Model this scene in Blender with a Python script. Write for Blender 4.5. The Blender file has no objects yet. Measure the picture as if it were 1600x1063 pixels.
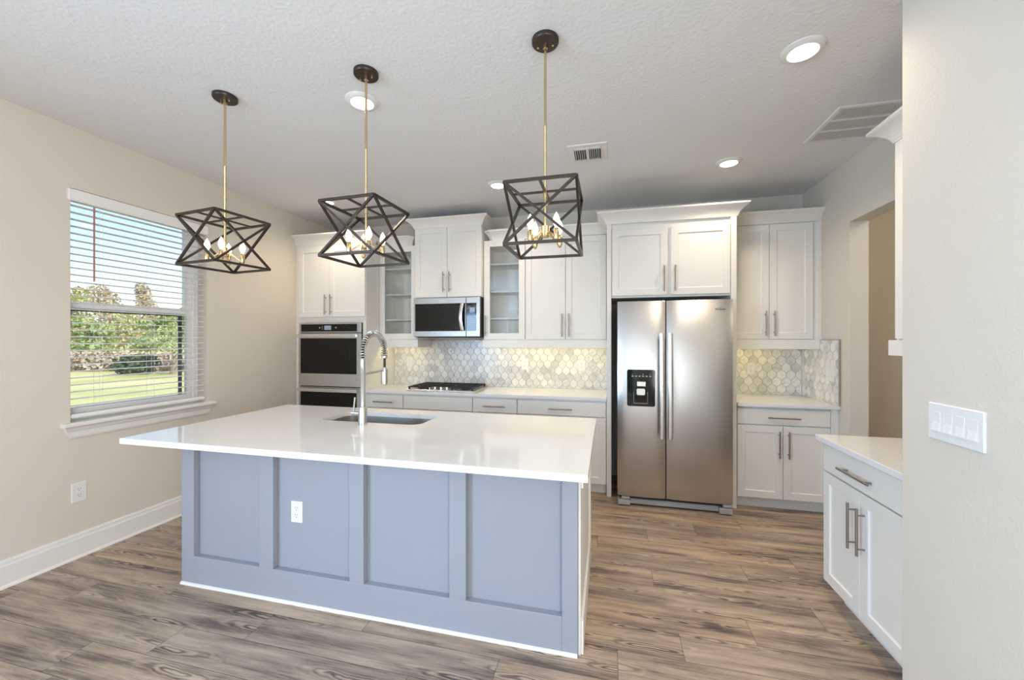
import bpy, bmesh, math, random
from mathutils import Vector, Matrix
random.seed(7)
S = bpy.context.scene
C = S.collection
PI = math.pi

# ------------------------------------------------------------------ camera, sky, daylight, exposure
cam = bpy.data.objects.new('camera', bpy.data.cameras.new('camera'))
C.objects.link(cam)
cam.location = (0, 0, 1.45)
cam.rotation_euler = (PI/2, 0, math.atan2(150, 618))
cam.data.sensor_width = 36
cam.data.lens = 36*618/1600
cam.data.clip_start = 0.05
S.camera = cam
S.view_settings.view_transform = 'Standard'
S.view_settings.look = 'None'
S.view_settings.gamma = 1
S.view_settings.use_curve_mapping = False
S.view_settings.exposure = -0.44
S.cycles.use_denoising = True
S.cycles.max_bounces = 10
S.cycles.diffuse_bounces = 6
S.cycles.sample_clamp_indirect = 8
S.cycles.caustics_reflective = False
S.cycles.caustics_refractive = False

W = bpy.data.worlds.new('sky'); S.world = W; W.use_nodes = True
nt = W.node_tree
sky = nt.nodes.new('ShaderNodeTexSky')
sky.sky_type = 'NISHITA'; sky.sun_disc = False
sky.sun_elevation = math.radians(42); sky.sun_rotation = math.radians(20)
sky.air_density = 1.0; sky.dust_density = 1.5; sky.ozone_density = 1.5
nt.links.new(sky.outputs[0], nt.nodes['Background'].inputs[0])
nt.nodes['Background'].inputs[1].default_value = 0.46

def lamp(name, kind, loc, rot, power, col, **kw):
    l = bpy.data.lights.new(name, kind); l.energy = power; l.color = col
    for k, v in kw.items(): setattr(l, k, v)
    o = bpy.data.objects.new(name, l); o.location = loc; o.rotation_euler = rot
    C.objects.link(o); return o
lamp('sun', 'SUN', (10, -2, 12), Vector((-.75, .10, -.65)).to_track_quat('-Z', 'Y').to_euler(), 7.5, (1, .95, .84), angle=0.01)
# rear and side: daylight coming in through the glazed openings behind the camera
lamp('daylight_rear', 'AREA', (-1.15, -3.38, 1.25), (PI/2, 0, PI), 70, (.50, .72, 1.0), shape='RECTANGLE', size=3.7, size_y=2.3)
lamp('daylight_side', 'AREA', (-3.40, -2.1, 1.5), (0, -PI/2, 0), 335, (.47, .70, 1.0), shape='RECTANGLE', size=1.6, size_y=1.9)
lamp('fill_right', 'AREA', (1.06, -1.7, 1.35), (0, PI/2, 0), 195, (1.0, .97, .93), shape='RECTANGLE', size=2.0, size_y=2.4)  # added fill for the left wall; the wall behind it has no opening

# ------------------------------------------------------------------ materials
M = {}
def new_mat(name):
    m = bpy.data.materials.new(name); m.use_nodes = True
    M[name] = m
    return m, m.node_tree, m.node_tree.nodes['Principled BSDF']
def mat(name, col, rough=.5, metal=0, spec=.5, bump=None, coat=0, emit=None):
    m, t, b = new_mat(name)
    b.inputs['Base Color'].default_value = (*col, 1)
    b.inputs['Roughness'].default_value = rough
    b.inputs['Metallic'].default_value = metal
    b.inputs['Specular IOR Level'].default_value = spec
    b.inputs['Coat Weight'].default_value = coat
    if emit:
        b.inputs['Emission Color'].default_value = (*emit[0], 1)
        b.inputs['Emission Strength'].default_value = emit[1]
    if bump:
        tc = t.nodes.new('ShaderNodeTexCoord'); n = t.nodes.new('ShaderNodeTexNoise'); bp = t.nodes.new('ShaderNodeBump')
        n.inputs['Scale'].default_value = bump[0]; n.inputs['Detail'].default_value = bump[3] if len(bump) > 3 else 2
        bp.inputs['Strength'].default_value = bump[1]; bp.inputs['Distance'].default_value = bump[2]
        t.links.new(tc.outputs['Object'], n.inputs['Vector']); t.links.new(n.outputs['Fac'], bp.inputs['Height'])
        t.links.new(bp.outputs[0], b.inputs['Normal'])
    return m
def nd(t, typ, **kw):
    n = t.nodes.new(typ)
    for k, v in kw.items():
        if k in n.inputs: n.inputs[k].default_value = v
        else: setattr(n, k, v)
    return n
def ramp(t, pts):
    r = t.nodes.new('ShaderNodeValToRGB'); e = r.color_ramp.elements
    while len(e) < len(pts): e.new(.5)
    for x, (p, c) in zip(e, pts): x.position = p; x.color = (*c, 1)
    return r

mat('wall_paint', (.67, .62, .545), .75, bump=(80, .42, .0035, 3))
mat('ceiling_paint', (.755, .765, .78), .85, bump=(52, .46, .006, 4))
mat('trim_white', (.76, .755, .74), .35)
mat('cabinet_white', (.785, .765, .725), .38)
mat('cabinet_inside', (.87, .85, .81), .5)
mat('island_grey', (.30, .32, .365), .42)
mat('plate_white', (.76, .76, .76), .3)
mat('slot_dark', (.03, .03, .03), .5)
mat('nickel', (.33, .295, .26), .34, 1)
mat('faucet_steel', (.56, .55, .54), .32, 1)
mat('brass', (.70, .53, .29), .25, 1)
mat('bronze_dark', (.055, .042, .034), .38, .6)
mat('black_gloss', (.006, .006, .006), .06, 0, .35)
mat('black_matte', (.015, .015, .015), .45)
mat('cast_iron', (.012, .012, .013), .55)
mat('fridge_grey', (.20, .21, .22), .45)
mat('fridge_foot', (.36, .39, .40), .5)
mat('chrome', (.85, .85, .85), .08, 1)
mat('display', (.1, .13, .17), .2, emit=((.6, .75, .95), .35))
mat('icon_grey', (.5, .5, .5), .4)
mat('logo_dark', (.10, .09, .09), .35, .5)
mat('logo_light', (.75, .75, .75), .35)
mat('blind_white', (.83, .82, .82), .4)
mat('vinyl_white', (.88, .885, .90), .35)
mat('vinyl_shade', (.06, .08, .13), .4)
mat('wand', (.42, .18, .15), .3)
mat('cord', (.75, .74, .73), .6)
mat('vent_metal', (.74, .73, .72), .4)
mat('vent_dark', (.05, .05, .055), .6)
mat('toekick_shadow', (.1, .09, .08), .7)
mat('lens', (1, 1, 1), .4, emit=((1, .95, .86), 9))
mat('bulb', (1, .95, .85), .2, emit=((1, .82, .56), 8))
mat('led', (1, .95, .8), .4, emit=((1, .84, .40), 24))
mat('edge_trim', (.42, .42, .42), .35, .8)

# brushed stainless: grain along one axis
def steel(name, col, scale, rough=.26):
    m, t, b = new_mat(name)
    tc = nd(t, 'ShaderNodeTexCoord'); mp = nd(t, 'ShaderNodeMapping'); mp.inputs['Scale'].default_value = scale
    n = nd(t, 'ShaderNodeTexNoise', Scale=1.0, Detail=3.0)
    bp = nd(t, 'ShaderNodeBump', Strength=.05, Distance=.001)
    mr = nd(t, 'ShaderNodeMapRange'); mr.inputs['To Min'].default_value = rough-.05; mr.inputs['To Max'].default_value = rough+.07
    t.links.new(tc.outputs['Object'], mp.inputs[0]); t.links.new(mp.outputs[0], n.inputs['Vector'])
    t.links.new(n.outputs['Fac'], bp.inputs['Height']); t.links.new(n.outputs['Fac'], mr.inputs['Value'])
    t.links.new(mr.outputs[0], b.inputs['Roughness']); t.links.new(bp.outputs[0], b.inputs['Normal'])
    b.inputs['Base Color'].default_value = (*col, 1); b.inputs['Metallic'].default_value = 1
    return m
steel('stainless', (.61, .61, .615), (4, 4, 500), .31)
steel('stainless_reflect_tint', (.43, .405, .375), (4, 4, 500), .36)  # same stainless for the microwave, brown room reflection put into the base colour
steel('stainless_handle', (.80, .80, .80), (300, 300, 5), .22)
steel('sink_steel', (.40, .385, .365), (8, 500, 8), .38)

def glass(name, tint=(1, 1, 1), refl=1.0):
    m = bpy.data.materials.new(name); m.use_nodes = True; t = m.node_tree; t.nodes.clear(); M[name] = m
    out = nd(t, 'ShaderNodeOutputMaterial'); mix = nd(t, 'ShaderNodeMixShader'); tr = nd(t, 'ShaderNodeBsdfTransparent')
    gl = nd(t, 'ShaderNodeBsdfGlossy', Roughness=0.02); fr = nd(t, 'ShaderNodeFresnel', IOR=1.5)
    tr.inputs[0].default_value = (*tint, 1)
    mm = nd(t, 'ShaderNodeMath', operation='MULTIPLY'); mm.inputs[1].default_value = refl
    t.links.new(fr.outputs[0], mm.inputs[0]); t.links.new(mm.outputs[0], mix.inputs[0])
    t.links.new(tr.outputs[0], mix.inputs[1]); t.links.new(gl.outputs[0], mix.inputs[2]); t.links.new(mix.outputs[0], out.inputs[0])
glass('window_glass', (.97, .98, .98), .8)
glass('cabinet_glass', (.99, 1, .995), 1.2)

# quartz
m, t, b = new_mat('quartz')
tc = nd(t, 'ShaderNodeTexCoord'); n = nd(t, 'ShaderNodeTexNoise', Scale=420.0, Detail=2.0)
r = ramp(t, [(.30, (.66, .66, .66)), (.48, (.775, .775, .775)), (.8, (.81, .81, .81))])
t.links.new(tc.outputs['Object'], n.inputs['Vector']); t.links.new(n.outputs['Fac'], r.inputs[0]); t.links.new(r.outputs[0], b.inputs['Base Color'])
b.inputs['Roughness'].default_value = .09

# marble tile: every tile its own shade and its own vein
m, t, b = new_mat('marble_tile')
tc = nd(t, 'ShaderNodeTexCoord'); g = nd(t, 'ShaderNodeNewGeometry')
add = nd(t, 'ShaderNodeVectorMath', operation='MULTIPLY_ADD'); cmb = nd(t, 'ShaderNodeCombineXYZ')
for i in range(3): t.links.new(g.outputs['Random Per Island'], cmb.inputs[i])
add.inputs[1].default_value = (17, 31, 23)
t.links.new(cmb.outputs[0], add.inputs[0]); t.links.new(tc.outputs['Object'], add.inputs[2])
n = nd(t, 'ShaderNodeTexNoise', Scale=14.0, Detail=5.0, Distortion=1.4)
t.links.new(add.outputs[0], n.inputs['Vector'])
r = ramp(t, [(.28, (.52, .51, .49)), (.40, (.70, .69, .67)), (.55, (.78, .77, .75)), (.8, (.82, .81, .79))])
r2 = ramp(t, [(.0, (.72, .73, .75)), (.3, (.90, .90, .90)), (.75, (1.0, 1.0, 1.0)), (1, (1.08, 1.07, 1.05))])
mx = nd(t, 'ShaderNodeMix', data_type='RGBA', blend_type='MULTIPLY'); mx.inputs[0].default_value = 1
t.links.new(n.outputs['Fac'], r.inputs[0]); t.links.new(g.outputs['Random Per Island'], r2.inputs[0])
t.links.new(r.outputs[0], mx.inputs[6]); t.links.new(r2.outputs[0], mx.inputs[7]); t.links.new(mx.outputs[2], b.inputs['Base Color'])
b.inputs['Roughness'].default_value = .22
mat('grout', (.36, .345, .32), .9)

# wood planks
m, t, b = new_mat('plank_wood')
tc = nd(t, 'ShaderNodeTexCoord'); g = nd(t, 'ShaderNodeNewGeometry')
cmb = nd(t, 'ShaderNodeCombineXYZ')
for i in range(3): t.links.new(g.outputs['Random Per Island'], cmb.inputs[i])
off = nd(t, 'ShaderNodeVectorMath', operation='MULTIPLY_ADD'); off.inputs[1].default_value = (37, 53, 0)
t.links.new(cmb.outputs[0], off.inputs[0]); t.links.new(tc.outputs['Object'], off.inputs[2])
def mapped(scale):
    mp = nd(t, 'ShaderNodeMapping'); mp.inputs['Scale'].default_value = scale
    t.links.new(off.outputs[0], mp.inputs[0]); return mp
a1 = nd(t, 'ShaderNodeTexNoise', Scale=1.0, Detail=6.0, Roughness=.66, Distortion=.25); t.links.new(mapped((1.35, 12, 1)).outputs[0], a1.inputs['Vector'])
a2 = nd(t, 'ShaderNodeTexNoise', Scale=1.0, Detail=6.0, Roughness=.7); t.links.new(mapped((3, 150, 1)).outputs[0], a2.inputs['Vector'])
# knots: nested long ellipses round scattered centres
wob = nd(t, 'ShaderNodeTexNoise', Scale=1.0, Detail=2.0); t.links.new(mapped((6, 14, 1)).outputs[0], wob.inputs['Vector'])
wv = nd(t, 'ShaderNodeVectorMath', operation='MULTIPLY_ADD'); wv.inputs[1].default_value = (.30, .34, 0)
t.links.new(wob.outputs['Color'], wv.inputs[0]); t.links.new(mapped((1.05, 9.0, 1)).outputs[0], wv.inputs[2])
vo = nd(t, 'ShaderNodeTexVoronoi', voronoi_dimensions='2D', Scale=1.0, Randomness=1.0); t.links.new(wv.outputs[0], vo.inputs['Vector'])
sn = nd(t, 'ShaderNodeMath', operation='MULTIPLY'); sn.inputs[1].default_value = 58; t.links.new(vo.outputs['Distance'], sn.inputs[0])
si = nd(t, 'ShaderNodeMath', operation='SINE'); t.links.new(sn.outputs[0], si.inputs[0])
fade = nd(t, 'ShaderNodeMapRange'); fade.inputs['From Min'].default_value = .06; fade.inputs['From Max'].default_value = .34
fade.inputs['To Min'].default_value = 1; fade.inputs['To Max'].default_value = 0; t.links.new(vo.outputs['Distance'], fade.inputs['Value'])
km = nd(t, 'ShaderNodeMath', operation='MULTIPLY'); t.links.new(si.outputs[0], km.inputs[0]); t.links.new(fade.outputs[0], km.inputs[1])
s1 = nd(t, 'ShaderNodeMath', operation='MULTIPLY_ADD'); s1.inputs[1].default_value = .34; t.links.new(a2.outputs['Fac'], s1.inputs[0])
s0 = nd(t, 'ShaderNodeMath', operation='MULTIPLY'); s0.inputs[1].default_value = .77; t.links.new(a1.outputs['Fac'], s0.inputs[0]); t.links.new(s0.outputs[0], s1.inputs[2])
s2 = nd(t, 'ShaderNodeMath', operation='MULTIPLY_ADD'); s2.inputs[1].default_value = .115; t.links.new(km.outputs[0], s2.inputs[0]); t.links.new(s1.outputs[0], s2.inputs[2])
r = ramp(t, [(.37, (.066, .049, .041)), (.455, (.165, .123, .097)), (.54, (.340, .255, .190)), (.68, (.53, .41, .305))])
t.links.new(s2.outputs[0], r.inputs[0])
r2 = ramp(t, [(0, (.86, .88, .92)), (.5, (1, 1, 1)), (1, (1.12, 1.06, .98))])
t.links.new(g.outputs['Random Per Island'], r2.inputs[0])
mx = nd(t, 'ShaderNodeMix', data_type='RGBA', blend_type='MULTIPLY'); mx.inputs[0].default_value = 1
t.links.new(r.outputs[0], mx.inputs[6]); t.links.new(r2.outputs[0], mx.inputs[7]); t.links.new(mx.outputs[2], b.inputs['Base Color'])
b.inputs['Roughness'].default_value = .36
bp = nd(t, 'ShaderNodeBump', Strength=.12, Distance=.002); t.links.new(s2.outputs[0], bp.inputs['Height']); t.links.new(bp.outputs[0], b.inputs['Normal'])
mat('plank_gap', (.05, .04, .033), .8)

def varied(name, pts, scale, rough=.8):
    m, t, b = new_mat(name)
    tc = nd(t, 'ShaderNodeTexCoord'); n = nd(t, 'ShaderNodeTexNoise', Scale=scale, Detail=4.0)
    r = ramp(t, pts); t.links.new(tc.outputs['Object'], n.inputs['Vector']); t.links.new(n.outputs['Fac'], r.inputs[0])
    t.links.new(r.outputs[0], b.inputs['Base Color']); b.inputs['Roughness'].default_value = rough
    b.inputs['Specular IOR Level'].default_value = .1
varied('lawn_grass', [(.3, (.36, .38, .14)), (.5, (.50, .49, .22)), (.7, (.58, .53, .29))], .35)
varied('leaf_brown', [(.3, (.42, .33, .22)), (.6, (.58, .48, .34))], 1.2)
varied('leaf_green', [(.3, (.24, .32, .12)), (.6, (.42, .48, .22))], 1.2)
varied('leaf_yellow', [(.3, (.42, .42, .18)), (.6, (.56, .54, .28))], 1.2)
varied('leaf_dark', [(.3, (.05, .08, .045)), (.6, (.10, .14, .08))], 2)
varied('dry_brush', [(.3, (.42, .33, .25)), (.6, (.58, .48, .38))], .8)
mat('bark', (.30, .24, .19), .9)

# ------------------------------------------------------------------ mesh building
class MB:
    def __init__(s, f=None): s.v = []; s.f = []; s.mi = []; s.cur = 0; s.fn = f
    def add(s, vs, fs):
        n = len(s.v); s.v += [tuple(s.fn(*p)) if s.fn else tuple(p) for p in vs]
        for f in fs: s.f.append(tuple(i+n for i in f)); s.mi.append(s.cur)
        return s
    def box(s, x0, x1, y0, y1, z0, z1):
        return s.add([(x, y, z) for z in (z0, z1) for y in (y0, y1) for x in (x0, x1)],
                     [(0, 2, 3, 1), (4, 5, 7, 6), (0, 1, 5, 4), (2, 6, 7, 3), (0, 4, 6, 2), (1, 3, 7, 5)])
    def rings(s, rs, cap0=True, cap1=True, loop=False):
        n = len(rs[0]); vs = [p for r_ in rs for p in r_]; fs = []
        k = len(rs)
        for i in range(k if loop else k-1):
            a, b_ = i*n, ((i+1) % k)*n
            for j in range(n): fs.append((a+j, a+(j+1) % n, b_+(j+1) % n, b_+j))
        if not loop:
            if cap0: fs.append(tuple(range(n))[::-1])
            if cap1: fs.append(tuple(range((k-1)*n, k*n)))
        return s.add(vs, fs)
    def tube(s, pts, rad, seg=12, caps=True, square=False):
        P = [Vector(p) for p in pts]; rs = []
        if not hasattr(rad, '__len__'): rad = [rad]*len(P)
        up = None
        for i, p in enumerate(P):
            d = (P[min(i+1, len(P)-1)]-P[max(i-1, 0)]).normalized()
            if up is None: up = Vector((0, 0, 1)) if abs(d.z) < .9 else Vector((1, 0, 0))
            a = d.cross(up).normalized(); up = a.cross(d).normalized()
            ph = PI/4 if square else 0
            rs.append([tuple(p+rad[i]*(math.cos(ph+2*PI*k/seg)*a+math.sin(ph+2*PI*k/seg)*up)) for k in range(seg)])
        return s.rings(rs, caps, caps)
    def bar(s, p, q, w):      # square bar of width w
        return s.tube([p, q], w*.7071, 4, square=True)
    def lathe(s, prof, c=(0, 0, 0), seg=24, axis='z'):
        rs = []
        for r_, h in prof:
            r_ = max(r_, 1e-5)
            ring = []
            for k in range(seg):
                a = 2*PI*k/seg; x, y = r_*math.cos(a), r_*math.sin(a)
                p = {'z': (x, y, h), 'y': (x, h, y), 'x': (h, x, y)}[axis]
                ring.append((c[0]+p[0], c[1]+p[1], c[2]+p[2]))
            rs.append(ring)
        return s.rings(rs)
    def sweep(s, path, prof):     # path in plan; profile (outward, z); outward is to the right of the direction of travel
        P = [Vector((p[0], p[1])) for p in path]; rs = []
        for i, p in enumerate(P):
            ns = []
            for a, b_ in ((i-1, i), (i, i+1)):
                if a >= 0 and b_ < len(P):
                    d = (P[b_]-P[a]).normalized(); ns.append(Vector((d.y, -d.x)))
            n_ = ns[0] if len(ns) == 1 else (ns[0]+ns[1])/(1+ns[0].dot(ns[1]))
            rs.append([(p.x+n_.x*o, p.y+n_.y*o, z) for o, z in prof])
        return s.rings(rs)
    def mesh(s, name, mats, off=(0, 0, 0), bevel=0, smooth=False, seg=1, ang=30):
        me = bpy.data.meshes.new(name)
        me.from_pydata([(x-off[0], y-off[1], z-off[2]) for x, y, z in s.v], [], s.f)
        for m_ in (mats if isinstance(mats, (list, tuple)) else [mats]): me.materials.append(M[m_])
        for p, i in zip(me.polygons, s.mi): p.material_index = i
        bm = bmesh.new(); bm.from_mesh(me)
        bmesh.ops.recalc_face_normals(bm, faces=bm.faces)
        if bevel:
            es = [e for e in bm.edges if len(e.link_faces) == 2 and e.calc_face_angle(0) > math.radians(ang)]
            bmesh.ops.bevel(bm, geom=es, offset=bevel, segments=seg, affect='EDGES', clamp_overlap=True)
        bm.to_mesh(me); bm.free()
        if smooth:
            for p in me.polygons: p.use_smooth = True
            me.set_sharp_from_angle(angle=math.radians(40))
        return me
    def obj(s, name, mats, parent=None, **kw):
        off = root_off(parent) if parent is not None else kw.pop('loc', (0, 0, 0))
        kw.pop('loc', None)
        me = s.mesh(name, mats, off, **kw)
        o = bpy.data.objects.new(name, me); C.objects.link(o)
        if parent is not None: o.parent = parent
        else: o.location = off
        return o
def root_off(o):
    if o.get('_local'): return (0, 0, 0)
    while o.parent is not None: o = o.parent
    if LOCAL.get(o.name): return (0, 0, 0)
    return tuple(o.location)
LOCAL = {}
def tag(o, label, cat, group=None):
    o['label'] = label; o['category'] = cat
    if group: o['group'] = group
    return o
def thing(name, label, cat, loc=(0, 0, 0), group=None, local=False, rotz=0):
    o = bpy.data.objects.new(name, None); C.objects.link(o); o.location = loc; o.rotation_euler = (0, 0, rotz)
    o.empty_display_size = .1
    if local: LOCAL[o.name] = True
    return tag(o, label, cat, group)
def struct(mb, name, mats, **kw):
    o = mb.obj(name, mats, **kw); o['kind'] = 'structure'; return o

def faceY(y0): return lambda u, d, z: (u, y0+d, z)              # a front looking towards -Y
def faceX(x0): return lambda u, d, z: (x0+d, -u, z)             # a front looking towards -X (u runs along -Y)
def R4(u0, u1, z0, z1, d): return [(u0, d, z0), (u1, d, z0), (u1, d, z1), (u0, d, z1)]
def ins(r_, i, d): u0, u1, z0, z1 = r_; return R4(u0+i, u1-i, z0+i, z1-i, d)
def shaker(F, u0, u1, z0, z1, w=.058, th=.02):
    q = (u0, u1, z0, z1); mb = MB(F)
    mb.rings([ins(q, 0, th), ins(q, 0, .0015), ins(q, .0015, 0), ins(q, w, 0), ins(q, w+.004, .0075), ins(q, w+.006, .0085)])
    return mb
def slab(F, u0, u1, z0, z1, th=.02):
    q = (u0, u1, z0, z1)
    return MB(F).rings([ins(q, 0, th), ins(q, 0, .002), ins(q, .002, 0)])
def glass_frame(F, u0, u1, z0, z1, w=.062, th=.02):
    q = (u0, u1, z0, z1)
    return MB(F).rings([ins(q, 0, th), ins(q, 0, .0015), ins(q, .0015, 0), ins(q, w, 0), ins(q, w+.004, .006), ins(q, w+.004, th)], loop=True)
def pull(F, parent, u, z, length, vertical=True, r_=.006, so=.032):
    mb = MB(F); h = length/2; k = h-.032
    if vertical:
        mb.tube([(u, -so, z-h), (u, -so, z+h)], r_, 12)
        for s_ in (-k, k): mb.tube([(u, -so, z+s_), (u, .001, z+s_)], r_*.75, 8)
    else:
        mb.tube([(u-h, -so, z), (u+h, -so, z)], r_, 12)
        for s_ in (-k, k): mb.tube([(u+s_, -so, z), (u+s_, .001, z)], r_*.75, 8)
    return mb.obj('handle', 'nickel', parent, smooth=True)
def crown_prof(z0, z1, p=.078):
    h = z1-z0
    pts = [(0, z0), (.008, z0), (.010, z0+.010)]
    for k in range(7):
        a = k/6
        pts.append((.012+(p-.020)*(1-math.cos(a*PI/2))*.55+(p-.020)*a*.45, z0+.012+(h-.032)*(math.sin(a*PI/2)*.45+a*.55)))
    pts += [(p-.003, z1-.016), (p, z1-.014), (p, z1), (0, z1)]
    return pts

# ------------------------------------------------------------------ room
LX, RX, BY, CZ = -3.44, 1.83, 4.38, 2.86
KB, KR, KL = BY-.0015, RX-.0015, LX+.0015      # furniture stands a hair off the plaster
RY = -3.5
# floor: real boards, pattern inside one mesh
fl = MB(); fl.box(LX-.2, 3.2, RY-.1, BY+.2, -.06, -.0016)
fl.cur = 1
PW, PL = .1805, 1.236
joint = {-2: -2.404, -1: -2.073, 0: -1.715, 1: .0425, 2: .339, 3: .69, 4: 1.06, 5: .264, 6: .825, 7: -.0745, 8: .2815, 9: .645, 10: 1.0}
for k in range(-28, 16):
    y0 = 1.553+k*PW
    j = joint.get(k, random.uniform(0, PL))
    x = j-PL*math.ceil((j-LX)/PL)
    while x < 3.15:
        xa, xb, ya, yb = max(x, LX-.1)+.0009, min(x+PL, 3.15)-.0009, y0+.0009, y0+PW-.0009
        if yb > RY and ya < BY+.1 and xb > xa:
            yb = min(yb, BY+.1); ya = max(ya, RY)
            fl.add([(xa, ya, 0), (xb, ya, 0), (xb, yb, 0), (xa, yb, 0)], [(0, 1, 2, 3)])
        x += PL
struct(fl, 'floor', ['plank_gap', 'plank_wood'])
struct(MB().box(LX-.2, 3.2, RY-.2, BY+.2, CZ, CZ+.15), 'ceiling', 'ceiling_paint')
# left wall with the window opening, plus the glazed opening behind the camera
WY0, WY1, WZ0, WZ1 = 1.845, 2.755, .877, 2.455
wl = MB(); TH = .16
SY0, SY1, SZ0, SZ1 = -3.05, -1.15, .7, 2.3
ys = [RY-.2, SY0, SY1, WY0, WY1, BY+.16]
wl.box(LX-TH, LX, ys[0], ys[1], 0, CZ).box(LX-TH, LX, ys[2], ys[3], 0, CZ).box(LX-TH, LX, ys[4], ys[5], 0, CZ)
wl.box(LX-TH, LX, ys[1], ys[2], 0, SZ0).box(LX-TH, LX, ys[1], ys[2], SZ1, CZ)
wl.box(LX-TH, LX, ys[3], ys[4], 0, WZ0).box(LX-TH, LX, ys[3], ys[4], WZ1, CZ)
struct(wl, 'wall_left', 'wall_paint')
struct(MB().box(LX, 3.2, BY, BY+.16, 0, CZ), 'wall_back', 'wall_paint')
# right wall with the passage to the hall
DY0, DY1, DZ = 2.68, 3.615, 2.372
wr = MB(); wr.box(RX, RX+.125, DY1, BY, 0, CZ).box(RX, RX+.125, 1.815, DY0, 0, CZ).box(RX, RX+.125, DY0, DY1, DZ, CZ)
struct(wr, 'wall_right', 'wall_paint')
struct(MB().box(1.09, 1.955, RY, 1.815, 0, CZ), 'wall_near', 'wall_paint')
struct(MB().box(3.0, 3.15, 1.6, BY, 0, CZ), 'wall_hall', 'wall_paint')
struct(MB().box(1.955, 3.0, 1.6, 1.75, 0, CZ), 'wall_hall_end', 'wall_paint')
# rear wall with a wide sliding glass door (behind the camera)
rw = MB(); rw.box(LX, -3.0, RY-.16, RY, 0, CZ).box(.7, 1.955, RY-.16, RY, 0, CZ).box(-3.0, .7, RY-.16, RY, 2.42, CZ)
struct(rw, 'wall_rear', 'wall_paint')
sf = MB()
for x in (-3.0, -1.8, -1.19, .02+.62): sf.box(x, x+.06, RY-.1, RY-.05, 0, 2.42)
sf.box(-3.0, .7, RY-.1, RY-.05, 0, .06).box(-3.0, .7, RY-.1, RY-.05, 2.36, 2.42)
struct(sf, 'door_1', 'vinyl_white')
sw = MB()
for y in (SY0, -2.13, SY1-.06): sw.box(LX-.1, LX-.05, y, y+.06, SZ0, SZ1)
sw.box(LX-.1, LX-.05, SY0, SY1, SZ0, SZ0+.05).box(LX-.1, LX-.05, SY0, SY1, SZ1-.05, SZ1)
struct(sw, 'window_2', 'vinyl_white')
# baseboard along the left wall, from the tall cabinet to the back of the room
bb = MB(); prof = [(0, 0), (.016, 0), (.016, .004), (.016, .125), (.012, .135), (.011, .150), (.006, .162), (0, .162)]
bb.rings([[(LX+o, y, z) for o, z in prof] for y in (RY, 3.78)])
o = struct(bb, 'baseboard_left', 'trim_white')
qr = MB(); qr.rings([[(LX+.016+o_, y, z) for o_, z in [(0, 0), (.012, 0), (.010, .008), (.005, .014), (0, .016)]] for y in (RY, 3.78)])
qr.obj('shoe_molding', 'trim_white', o)
# window 1: frame, sashes, panes
wx = LX-.115
fr = MB(); fl_, fr_ = .022, .045
fr.box(wx-.04, wx+.02, WY0, WY0+fl_, .907, WZ1).box(wx-.04, wx+.02, WY1-fr_, WY1, .907, WZ1)
fr.box(wx-.04, wx+.02, WY0+fl_, WY1-fr_, .907, .940).box(wx-.04, wx+.02, WY0+fl_, WY1-fr_, WZ1-.02, WZ1)
o = struct(fr, 'window_1', 'vinyl_white', bevel=.003)
def sash(z0, z1, x0, x1, m_, ws):
    q = MB(lambda u, d, z: (x0+(x1-x0)*d, u, z)); a0, a1 = WY0+fl_, WY1-fr_
    q.rings([R4(a0, a1, z0, z1, 0), R4(a0, a1, z0, z1, 1), R4(a0+.022, a1-.048, z0+ws, z1-ws, 1), R4(a0+.026, a1-.052, z0+ws+.004, z1-ws-.004, 0)], loop=True)
    s_ = q.obj('sash', m_, o)
    MB().box((x0+x1)/2-.002, (x0+x1)/2+.002, a0+.024, a1-.050, z0+ws+.002, z1-ws-.002).obj('pane', 'window_glass', s_)
sash(1.66, WZ1-.02, wx-.035, wx-.012, 'vinyl_white', .030)
sash(.940, 1.715, wx-.011, wx+.014, 'vinyl_white', .045)
sc_ = MB(); sc_.box(wx-.038, wx-.0365, WY1-.128, WY1-.096, .94, 1.668).box(wx-.038, wx-.0365, WY0+.03, WY1-.128, 1.650, 1.668)  # dark strips: shade along the lower sash edge put in as colour
sc_.obj('sash_shade_strip', 'vinyl_shade', o)
# stool and apron under it
sl = MB()
sl.rings([[(x, y, z) for x, z in [(LX-.095, .878), (LX+.042, .878), (LX+.05, .884), (LX+.05, .898), (LX+.042, .905), (LX-.095, .907)]] for y in (WY0, WY1)])
sl.rings([[(x, y, z) for x, z in [(LX, .878), (LX+.042, .878), (LX+.05, .884), (LX+.05, .898), (LX+.042, .905), (LX, .905)]] for y in (WY0-.05, WY0-.0002)])
sl.rings([[(x, y, z) for x, z in [(LX, .878), (LX+.042, .878), (LX+.05, .884), (LX+.05, .898), (LX+.042, .905), (LX, .905)]] for y in (WY1+.0002, WY1+.055)])
o = struct(sl, 'trim_1', 'trim_white')
ap = MB(); pr = [(0, .80), (.010, .80), (.014, .812), (.014, .845), (.020, .852), (.026, .868), (.036, .878), (0, .878)]
ap.rings([[(LX+x, WY0-.04+(.878-z)*.5, z) for x, z in pr], [(LX+x, WY1+.045-(.878-z)*.5, z) for x, z in pr]])
ap.obj('apron', 'trim_white', o)

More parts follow.
